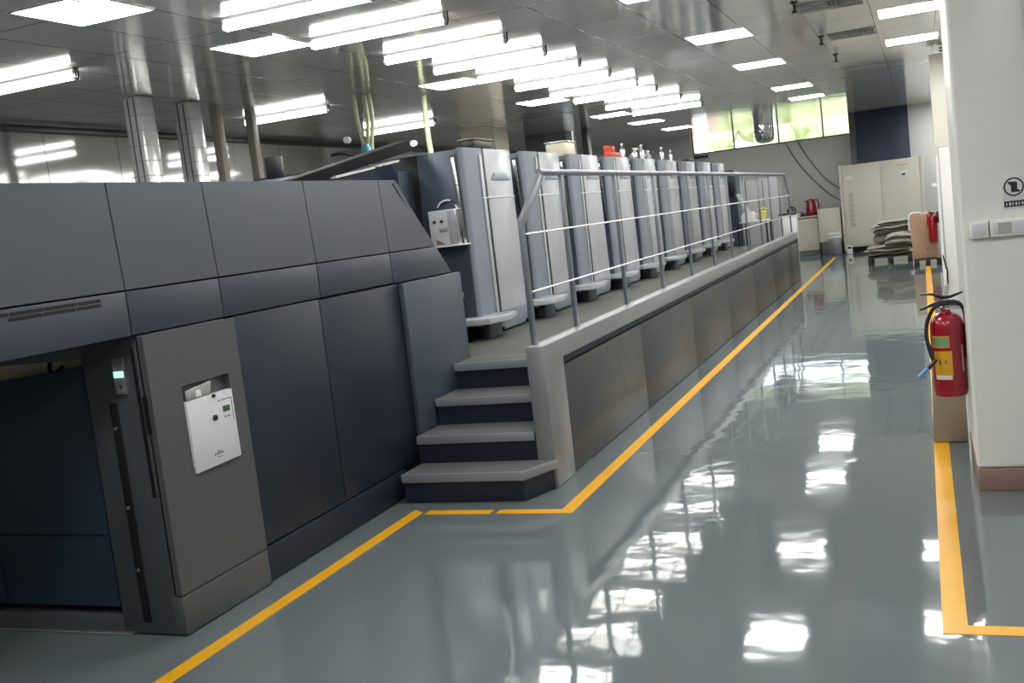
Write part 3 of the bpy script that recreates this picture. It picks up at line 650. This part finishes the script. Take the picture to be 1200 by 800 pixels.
# ------------------------------------------------------------------ right side: extinguisher, low board box, locker, column fittings
def extinguisher(c, r, zb, zs, label, wallx, detail=True, grp=None):
    x, y = c
    t = thing('fire_extinguisher', label, 'fire extinguisher', (x, y, zb), grp)
    h = zs-zb
    body = obj('cylinder', lt([(r*.78, 0), (r*.93, .004), (r*.97, .02), (r, .04), (r, h*.82), (r*.97, h*.88), (r*.82, h*.95), (r*.55, h*.99), (r*.3, h*1.01), (r*.26, h*1.05)], (x, y, zb), 40), 'red', t)
    vz = zs+.02
    obj('valve', lt([(r*.28, 0), (r*.28, .03), (r*.2, .035), (r*.2, .06)], (x, y, vz-.02), 16), 'silver', t)
    obj('carry_handle', prism(B(), [(x-.135, vz+.005), (x-.125, vz-.002), (x-.03, vz+.03), (x+.05, vz+.024), (x+.05, vz+.045), (x-.03, vz+.048)], 'y', y-.016, y+.016, .003), 'black', t)
    obj('squeeze_lever', prism(B(), [(x-.125, vz+.082), (x-.06, vz+.078), (x-.02, vz+.052), (x+.03, vz+.055), (x+.105, vz+.085), (x+.10, vz+.092), (x+.025, vz+.066), (x-.02, vz+.066), (x-.055, vz+.088), (x-.12, vz+.09)], 'y', y-.012, y+.012, .002), 'black', t)
    obj('hose', tb([(x+.02, y-.02, vz+.03), (x-.05, y-.05, vz+.02), (x-r*1.05, y-.05, vz-.045), (x-r*1.22, y-.06, vz-.12), (x-r*1.1, y-.075, vz-.2), (x-r*.9, y-.09, vz-.27)], .0105, smooth_n=6), 'black', t)
    obj('hose', tb([(x+.03, y-.01, vz+.03), (x+r*.6, y-.02, vz+.035), (x+r*1.0, y-.03, vz-.0), (x+r*1.12, y-.04, vz-.09), (x+r*1.08, y-.04, vz-.2)], .0105, smooth_n=6), 'black', t)
    nz = obj('nozzle', tb([(x-r*.72, y-.105, vz-.255), (x-r*1.25, y-.11, vz-.30)], [.009, .013]), 'black', t)
    obj('nozzle_tip', tb([(x-r*1.25, y-.11, vz-.30), (x-r*1.85, y-.112, vz-.345)], [.013, .009]), 'blue', nz)
    def patch(a0, a1, z0, z1, m_, name, dr=.0012):
        b = B(); n = 12; rows = []
        for k in range(n+1):
            a = math.radians(a0+(a1-a0)*k/n)
            rows.append([b.verts.new((x+(r+q)*math.cos(a), y+(r+q)*math.sin(a), z)) for q, z in ((dr, z0), (dr, z1), (0, z1), (0, z0))])
        for k in range(n):
            for j in range(4): b.faces.new((rows[k][j], rows[k][(j+1) % 4], rows[k+1][(j+1) % 4], rows[k+1][j]))
        b.faces.new(rows[0][::-1]); b.faces.new(rows[-1])
        return obj(name, b, m_, body)
    patch(208, 274, zb+h*.60, zb+h*.74, 'label_y', 'label_rim', .0009)
    patch(212, 271, zb+h*.615, zb+h*.725, 'label_g', 'green_label', .0018)
    patch(215, 280, zb+h*.27, zb+h*.56, 'label_y', 'yellow_label', .0012)
    patch(218, 277, zb+h*.22, zb+h*.27, 'label_w', 'label_strip', .0013)
    patch(236, 241, zb+h*.40, zb+h*.46, 'mark', 'label_mark', .0018)
    patch(255, 262, zb+h*.41, zb+h*.45, 'skirt', 'label_mark', .0018)
    patch(318, 322, zb+h*.30, zb+h*.62, 'label_w', 'side_strip', .0012)
    if wallx is not None:
        obj('wall_bracket', bx(x+r*.85, wallx-.001, y-.03, y+.03, zb+h*.45, zb+h*.86, bev=.004), 'black', t)
    return t
extinguisher((.072, 6.12), .086, .415, .865, 'red fire extinguisher with yellow label hanging on the near white column', .161)
t = thing('low_board_box', 'low beige board box standing on the floor behind the near extinguisher', 'box', (.06, 6.8, 0))
obj('box_body', prism(B(), [(-.04, .003), (.155, .003), (.155, .66), (-.012, .66)], 'y', 6.765, 7.2, .006), 'beige', t)
obj('rivet', rod((.02, 6.758, .36), (.02, 6.766, .36), .006), 'mark', t)
t = thing('grey_locker', 'tall pale grey locker against the pier, seen past the near column', 'locker', (.5, 14.2, 0))
obj('locker_body', bx(.2, .9, 14.0, 14.5, .01, 1.93, bev=.01), 'wall', t)
obj('locker_door', bx(.215, .885, 13.982, 14.0, .05, 1.91, bev=.004), 'column', t)
t = thing('drain_pipe', 'thin white pipe with dark elbow running down beside the grey locker', 'pipe', (.18, 13.9, 0))
obj('pipe', rod((.178, 13.968, .45), (.19, 13.968, 1.83), .016), 'white', t)
obj('elbow', tb([(.178, 13.95, .62), (.2, 13.93, .5), (.215, 13.93, .44), (.212, 13.93, .27)], .008, smooth_n=4), 'black', t)
obj('pipe_end', bx(.168, .205, 13.93, 13.97, .25, .45, bev=.004), 'white', t)
obj('wall_hook', bx(.13, .199, 16.02, 16.08, 1.43, 1.48, bev=.012), 'white', None, 'small white fitting on the edge of the cream pier', 'wall fitting')
# column fittings
t = thing('switch_trunking', 'white wall trunking with two switch boxes on the near column', 'wall switch', (.35, 5.66, 1.26))
for (x0, x1) in ((.199, .283), (.291, .50)):
    obj('switch_box', bx(x0, x1, 5.652, 5.689, 1.268, 1.350, bev=.005), 'column', t)
    obj('cover_plate', bx(x0+.01, x1-.012, 5.648, 5.653, 1.279, 1.338, bev=.002), 'box_white', t)
obj('note', bx(.325, .385, 5.6455, 5.648, 1.283, 1.335, bev=0), 'wall', t)
t = thing('no_hats_sign', 'white sticker with black ring pictogram above a black caption bar on the column', 'sign', (.41, 5.688, 1.4))
obj('backing', bx(.358, .462, 5.6862, 5.6895, 1.392, 1.552, bev=.0005), 'box_white', t)
cx, cz = .408, 1.498
b = B(); n = 40; V = []
for k in range(n):
    a = 2*math.pi*k/n; V.append([b.verts.new((cx+r_*math.cos(a), y, cz+r_*math.sin(a))) for r_, y in ((.045, 5.6852), (.0375, 5.6852), (.0375, 5.6862), (.045, 5.6862))])
for k in range(n):
    for j in range(4): b.faces.new((V[k][j], V[k][(j+1) % 4], V[(k+1) % n][(j+1) % 4], V[(k+1) % n][j]))
obj('ring', b, 'mark', t)
obj('pictogram', prism(B(), [(cx-.028, cz+.022), (cx-.018, cz+.026), (cx+.012, cz+.024), (cx+.016, cz+.018), (cx+.015, cz-.012), (cx+.028, cz-.020), (cx+.022, cz-.026), (cx-.012, cz-.025), (cx-.013, cz+.008), (cx-.022, cz+.014)], 'y', 5.6852, 5.6862), 'mark', t)
cb = obj('caption_bar', prism(B(), [(cx-.046, 1.403), (cx+.046, 1.403), (cx+.046, 1.432), (cx-.046, 1.432)], 'y', 5.6852, 5.6862, .0003), 'mark', t)
b = B()
for k in range(6):
    x = cx-.038+k*.0136
    box(b, x+.001, x+.0035, 5.6846, 5.6853, 1.409, 1.426); box(b, x, x+.008, 5.6846, 5.6853, 1.416, 1.4185)
    if k % 2: box(b, x+.005, x+.0075, 5.6846, 5.6853, 1.409, 1.424)
obj('caption_strokes', b, 'white', cb)

# ------------------------------------------------------------------ far right corner: cabinets, sacks, boxes
t = thing('white_cabinet', 'large off-white two-door cabinet at the far wall', 'cabinet', (-.85, 26.9, 0))
obj('carcass', bx(-1.80, .07, 26.52, 27.3, .12, 2.05, bev=.01), 'cab', t)
obj('plinth', bx(-1.76, .05, 26.6, 27.25, .005, .12, bev=0), 'gap', t)
dl = obj('door', bx(-1.73, -.885, 26.50, 26.53, .16, 2.03, bev=.005), 'cab', t)
dr_ = obj('door', bx(-.875, -.03, 26.50, 26.53, .14, 2.03, bev=.005), 'cab', t)
obj('edge_strip', bx(-.02, .07, 26.49, 26.53, .14, 2.05, bev=.005), 'cab', t)
obj('edge_strip', bx(-1.80, -1.745, 26.47, 26.53, .05, 2.05, bev=.005), 'cab', t)
obj('gauge_plate', bx(-.47, -.28, 26.485, 26.50, 1.62, 1.77), 'white', dr_)
obj('gauge', bx(-.41, -.34, 26.48, 26.486, 1.67, 1.71, bev=.002), 'black', dr_)
obj('faint_line', bx(-.50, -.27, 26.496, 26.499, 1.90, 1.915, bev=0), 'faint', dr_)
obj('round_badge', rod((-1.63, 26.485, 1.85), (-1.63, 26.5, 1.85), .03, 14), 'white', dl)
obj('sticker', bx(-1.68, -1.52, 26.494, 26.5, 1.66, 1.79, bev=.001), 'column', dl)
b = B()
for k in range(7):   # faded vertical lettering
    z = 1.36-k*.115
    box(b, -1.61, -1.52, 26.495, 26.5, z, z+.012); box(b, -1.61, -1.52, 26.495, 26.5, z-.05, z-.04); box(b, -1.61, -1.597, 26.495, 26.5, z-.075, z+.01)
    box(b, -1.57, -1.56, 26.495, 26.5, z-.075, z+.02); 
    if k % 2 == 0: box(b, -1.53, -1.518, 26.495, 26.5, z-.075, z+.01)
obj('faded_lettering', b, 'faint', dl)
t = thing('navy_panel', 'tall dark navy cladding standing behind the off-white cabinet', 'wall panel', (-.85, 27.6, 0))
obj('panel', bx(-1.375, -.20, 27.36, 27.8, .005, H-.004, bev=.01), 'navy', t)
obj('side_strip', bx(-1.54, -1.38, 27.38, 27.8, .005, H-.004, bev=.01), 'frame', t)
t = thing('low_cabinet', 'low off-white cabinet between the tea counter and the large cabinet', 'cabinet', (-2.1, 26.8, 0))
obj('carcass', bx(-2.36, -1.84, 26.6, 27.1, .3, 1.10, bev=.01), 'cab', t)
obj('door', bx(-2.28, -1.85, 26.585, 26.6, .33, 1.07), 'cab', t)
obj('leg_frame', bx(-2.33, -1.86, 26.66, 27.05, .005, .3, bev=.004), 'clad_dark', t)
for (x, y, z, l_) in ((-2.0, 26.3, .42, 'flat white carton, lower of two in front of the low cabinet'), (-2.0, 26.3, .50, 'flat white carton, upper of two in front of the low cabinet')):
    o = obj('flat_carton', bx(x-.13, x+.16, y-.08, y+.08, z-.03, z+.03, bev=.006), 'white', None, l_, 'carton', 'flat white cartons')
obj('carton_stand', bx(-2.12, -1.86, 26.23, 26.37, .003, .388, bev=.006), 'clad_dark', None, 'grey stand carrying the flat white cartons', 'stand')
t = thing('floor_tag', 'small white tag box with dark window standing on the floor before the large cabinet', 'box', (-1.66, 26.0, 0))
obj('case', bx(-1.72, -1.60, 26.0, 26.08, .003, .2, bev=.006), 'white', t)
obj('window', bx(-1.70, -1.62, 25.994, 26.0, .12, .17, bev=.002), 'black', t)
t = thing('tea_counter', 'beige counter with rounded front carrying the red kettle', 'counter', (-3.0, 27.1, 0))
obj('cabinet_front', bx(-3.0, -2.38, 26.85, 27.4, .10, .92, bev=.06, seg=4), 'cab', t)
obj('cabinet_front', bx(-3.62, -3.06, 26.85, 27.4, .10, .92, bev=.01), 'cab', t)
obj('cabinet_front', bx(-4.3, -3.72, 26.85, 27.4, .10, .92, bev=.01), 'cab', t)
obj('worktop', bx(-4.35, -2.34, 26.82, 27.45, .92, .955, bev=.008), 'cream', t)
obj('toe_kick', bx(-4.3, -2.4, 26.9, 27.38, .004, .10, bev=0), 'clad_dark', t)
t = thing('kettle', 'dark red kettle standing on the beige counter', 'kettle', (-2.52, 27.05, .956))
obj('kettle_body', lt([(.13, 0), (.135, .02), (.125, .16), (.1, .33), (.085, .39), (.03, .405), (.012, .42)], (-2.54, 27.05, .956), 28), 'kettle', t)
obj('kettle_handle', tb([(-2.47, 27.05, 1.32), (-2.40, 27.05, 1.33), (-2.36, 27.05, 1.25), (-2.37, 27.05, 1.08), (-2.41, 27.05, 1.02)], .016, smooth_n=4), 'kettle', t)
obj('kettle_spout', prism(B(), [(-2.64, 1.26), (-2.70, 1.33), (-2.63, 1.33)], 'y', 27.03, 27.07, .005), 'kettle', t)
def mug(x, y, z, r, h, m_, label, grp='cups and pots on the counter'):
    o = obj('mug', lt([(r*.85, 0), (r, .01), (r, h), (r*.9, h), (r*.88, .02)], (x, y, z), 18), m_, None, label, 'cup', grp)
    obj('handle', tb([(x+r*.9, y, z+h*.85), (x+r*1.6, y, z+h*.75), (x+r*1.6, y, z+h*.3), (x+r*.9, y, z+h*.2)], .01, smooth_n=3, seg=8), m_, o)
mug(-2.98, 27.0, .956, .08, .07, 'black', 'low black cup, left under the ring rack on the counter')
mug(-2.86, 27.0, .956, .05, .1, 'white', 'white cup in the middle between ring rack and kettle')
mug(-2.75, 26.98, .956, .05, .07, 'black', 'small black cup just left of the red kettle')
mug(-3.55, 27.0, .956, .07, .12, 'white', 'white cup behind the rail posts, left on the counter')
mug(-3.34, 27.0, .956, .07, .09, 'black', 'black pot behind the rail posts, middle of the counter')
mug(-3.18, 27.0, .956, .05, .13, 'white', 'white cup behind the last rail post on the counter')
b = tb([(-3.0+.09*math.cos(a), 27.02, 1.12+.09*math.sin(a)) for a in [2*math.pi*k/16 for k in range(17)]], .018, caps=False)
tube(b, [(-2.93, 27.02, 1.06), (-2.72, 27.02, 1.05)], .016); tube(b, [(-3.0, 27.02, 1.03), (-3.0, 27.02, .956)], .012)
obj('ring_rack', b, 'black', None, 'black ring-shaped rack standing at the left of the kettle', 'rack')
b = B(); box(b, -3.9, -3.6, 26.95, 27.2, .956, .99, .008)
obj('tray', b, 'white', None, 'flat white tray lying on the counter behind the rail posts', 'tray')
b = tb([(-3.5, 27.1, .956), (-3.46, 27.1, 1.1), (-3.3, 27.1, 1.12), (-3.1, 27.1, 1.14), (-3.02, 27.1, 1.22), (-2.98, 27.1, 1.1)], .02, smooth_n=3)
obj('tap_hose', b, 'black', None, 'black bent tap hose above the far counter', 'tap')
# hanging cables on the far wall, small white conduit
for k, (x0, dz) in enumerate(((-3.1, 0), (-2.8, .02))):
    obj('wall_cable', tb([(x0, YF-.02, 2.8), (x0+.25, YF-.02, 2.3), (x0+.65, YF-.02, 1.75), (x0+1.1, YF-.02, 1.3+dz*6), (x0+1.6, YF-.02, 1.05+dz*10)], .013, smooth_n=5), 'cable', None,
        'thin grey cable sagging across the far wall, %s one' % ('left' if k == 0 else 'right'), 'cable', 'cables on the far wall')
obj('conduit', rod((-3.2, YF-.03, 2.3), (-3.22, YF-.03, 2.8), .025), 'white', None, 'short white conduit below the high window', 'pipe')
obj('window_stop', bx(-5.42, -5.05, YF-.1, YF-.005, 2.71, 2.79, bev=.01), 'black', None, 'small black block under the left end of the high window', 'bracket')

# pallet with folded sacks
def pallet(x0, x1, y0, y1, label):
    t = thing('pallet', label, 'pallet', ((x0+x1)/2, (y0+y1)/2, 0), 'dark pallets')
    for x in (x0, (x0+x1)/2-.04, x1-.08): obj('bearer', bx(x, x+.08, y0, y1, .002, .11), 'pallet', t)
    n = 5; d_ = (y1-y0)/n
    for k in range(n): obj('deck_board', bx(x0, x1, y0+k*d_+.01, y0+(k+1)*d_-.01, .11, .135), 'pallet', t)
pallet(-1.08, -.27, 22.0, 23.0, 'dark pallet under the stack of grey sacks')
pallet(-.22, .24, 20.4, 21.3, 'dark pallet under the tan carton by the far extinguisher')
def sack(cx_, cy_, z0, lx, ly, h, rot, tip, label, fold=False):
    b = B(); nx, ny = 14, 8
    top = []; bot = []
    rnd = random.Random(hash((round(cx_*100), round(z0*1000))) & 0xffff)
    ph = rnd.random()*6
    for j in range(ny+1):
        rt, rb = [], []
        for i in range(nx+1):
            u = -1+2*i/nx; v_ = -1+2*j/ny
            e = (max(0, 1-abs(u)**4)*max(0, 1-abs(v_)**4))**.5
            w_ = .012*math.sin(5*u+ph)*math.cos(4*v_+ph)
            arch = (-.05*abs(u)**2.2 if fold else 0) + tip*u
            x = u*lx/2; y = v_*ly/2*(1-.08*u*u)
            rt.append(b.verts.new((x, y, h/2+h/2*e+w_+arch))); rb.append(b.verts.new((x, y, h/2-h/2*e*.9+w_+arch-.001)))
        top.append(rt); bot.append(rb)
    for j in range(ny):
        for i in range(nx):
            b.faces.new((top[j][i], top[j][i+1], top[j+1][i+1], top[j+1][i])); b.faces.new((bot[j][i], bot[j+1][i], bot[j+1][i+1], bot[j][i+1]))
    for i in range(nx):
        b.faces.new((top[0][i], bot[0][i], bot[0][i+1], top[0][i+1])); b.faces.new((top[ny][i], top[ny][i+1], bot[ny][i+1], bot[ny][i]))
    for j in range(ny):
        b.faces.new((top[j][0], top[j+1][0], bot[j+1][0], bot[j][0])); b.faces.new((top[j][nx], bot[j][nx], bot[j+1][nx], top[j+1][nx]))
    bmesh.ops.remove_doubles(b, verts=b.verts, dist=.0008)
    me_rot = Matrix.Rotation(rot, 4, 'Z'); bmesh.ops.transform(b, matrix=Matrix.Translation((cx_, cy_, z0)) @ me_rot, verts=b.verts)
    o = obj('folded_sack', b, 'sack', None, label, 'sack', 'folded grey sacks on the pallet', smooth=60)
    return o
sk = [(-.66, 22.5, .138, .86, .8, .075, .03, 0.0, False, 'lowest flat sack lying on the pallet deck'),
      (-.72, 22.46, .205, .84, .78, .075, -.05, -.01, False, 'second lowest sack with its pointed end out to the left'),
      (-.70, 22.5, .27, .80, .76, .08, .04, .01, False, 'third sack from the bottom, tilting down to the left'),
      (-.50, 22.36, .345, .52, .74, .13, 0, 0, True, 'lower of the two rounded folded sacks at the right front'),
      (-.49, 22.36, .455, .50, .72, .13, .03, 0, True, 'upper of the two rounded folded sacks at the right front'),
      (-.62, 22.72, .34, .74, .60, .24, .05, .01, False, 'thick crumpled sack in the middle behind the rounded folds'),
      (-.60, 22.6, .57, .74, .70, .085, .05, .02, False, 'sack just above the rounded folds, end drooping left'),
      (-.60, 22.55, .64, .82, .72, .075, -.04, .02, False, 'broad flat sack third from the top of the stack'),
      (-.58, 22.6, .70, .78, .70, .07, .06, .02, False, 'flat sack second from the top of the stack'),
      (-.54, 22.55, .755, .66, .68, .065, .0, .015, False, 'topmost flat sack of the stack')]
for (x, y, z, lx, ly, h_, ro, tip, fo, lb) in sk: sack(x, y, z, lx, ly, h_, ro, tip, lb, fo)
t = thing('tan_carton', 'tall tan carton standing on the right-hand pallet', 'carton', (0, 20.8, .136))
obj('carton_body', bx(-.235, .2, 20.5, 21.2, .137, .93, bev=.01), 'card', t)
obj('carton_mark', bx(.01, .025, 20.496, 20.5, .28, .31, bev=.001), 'mark', t)
obj('white_sling', tb([(-.262, 20.52, .66), (-.26, 20.52, .86), (-.22, 20.52, .945), (-.12, 20.52, .955), (-.05, 20.52, .95)], .02, smooth_n=4), 'white', None, 'white strap curling over the corner of the tan carton', 'strap')
# far extinguisher, leaning on the carton
t = thing('fire_extinguisher', 'smaller red fire extinguisher by the tan carton at the far right', 'fire extinguisher', (.14, 20.35, .4))
obj('hang_hook', bx(.20, .235, 20.3, 20.42, .75, .95, bev=.003), 'black', t)
obj('cylinder', lt([(.06, 0), (.078, .01), (.08, .04), (.08, .40), (.07, .45), (.035, .48), (.02, .49)], (.13, 20.42, .42), 24), 'red', t)
obj('valve', bx(.10, .16, 20.36, 20.40, .91, .95, bev=.006), 'black', t)
obj('lever', prism(B(), [(.07, .975), (.10, .955), (.17, .945), (.17, .93), (.08, .94)], 'y', 20.37, 20.39, .002), 'black', t)
obj('hose', tb([(.10, 20.36, .94), (.055, 20.34, .90), (.045, 20.33, .80), (.05, 20.33, .7)], .012, smooth_n=4), 'red', t)

# ------------------------------------------------------------------ outside the high window
struct('ground', bx(-30, 30, YF+.3, 70, -.3, -.15, bev=0), 'outwall')
t = thing('neighbour_building', 'pink rendered building seen through the left end of the window', 'building', (-13, 46, 0))
obj('wall', bx(-16, -9.6, 44, 50, -.15, 6.2, bev=.05), 'pinkwall', t)
obj('roof_edge', bx(-16.2, -9.4, 43.8, 50.2, 6.2, 6.5, bev=.05), 'outwall', t)
t = thing('pale_building', 'pale rendered building with sloping wall seen through the window', 'building', (-5, 52, 0))
obj('wall', prism(B(), [(-9, -.15), (-1, -.15), (-1, 6.5), (-4.5, 6.5), (-8, 3.6), (-9, 3.6)], 'y', 50, 56, .05), 'outwall', t)
t = thing('hedge', 'pale green hedge outside the right part of the window', 'hedge', (-3, 44, 0))
b = B(); 
for k in range(60):
    r_ = random.uniform(.5, .9); c_ = Vector((random.uniform(-7.4, -2.6), random.uniform(43, 45), random.uniform(.2, 4.6)))
    m_ = bmesh.ops.create_icosphere(b, subdivisions=2, radius=r_)
    for v in m_['verts']: v.co = v.co*random.uniform(.85, 1.1)+c_
obj('foliage', b, 'leaf', t)
obj('trunk', rod((-5, 44, -.15), (-5, 44, 1.5), .2), 'skirt', t)
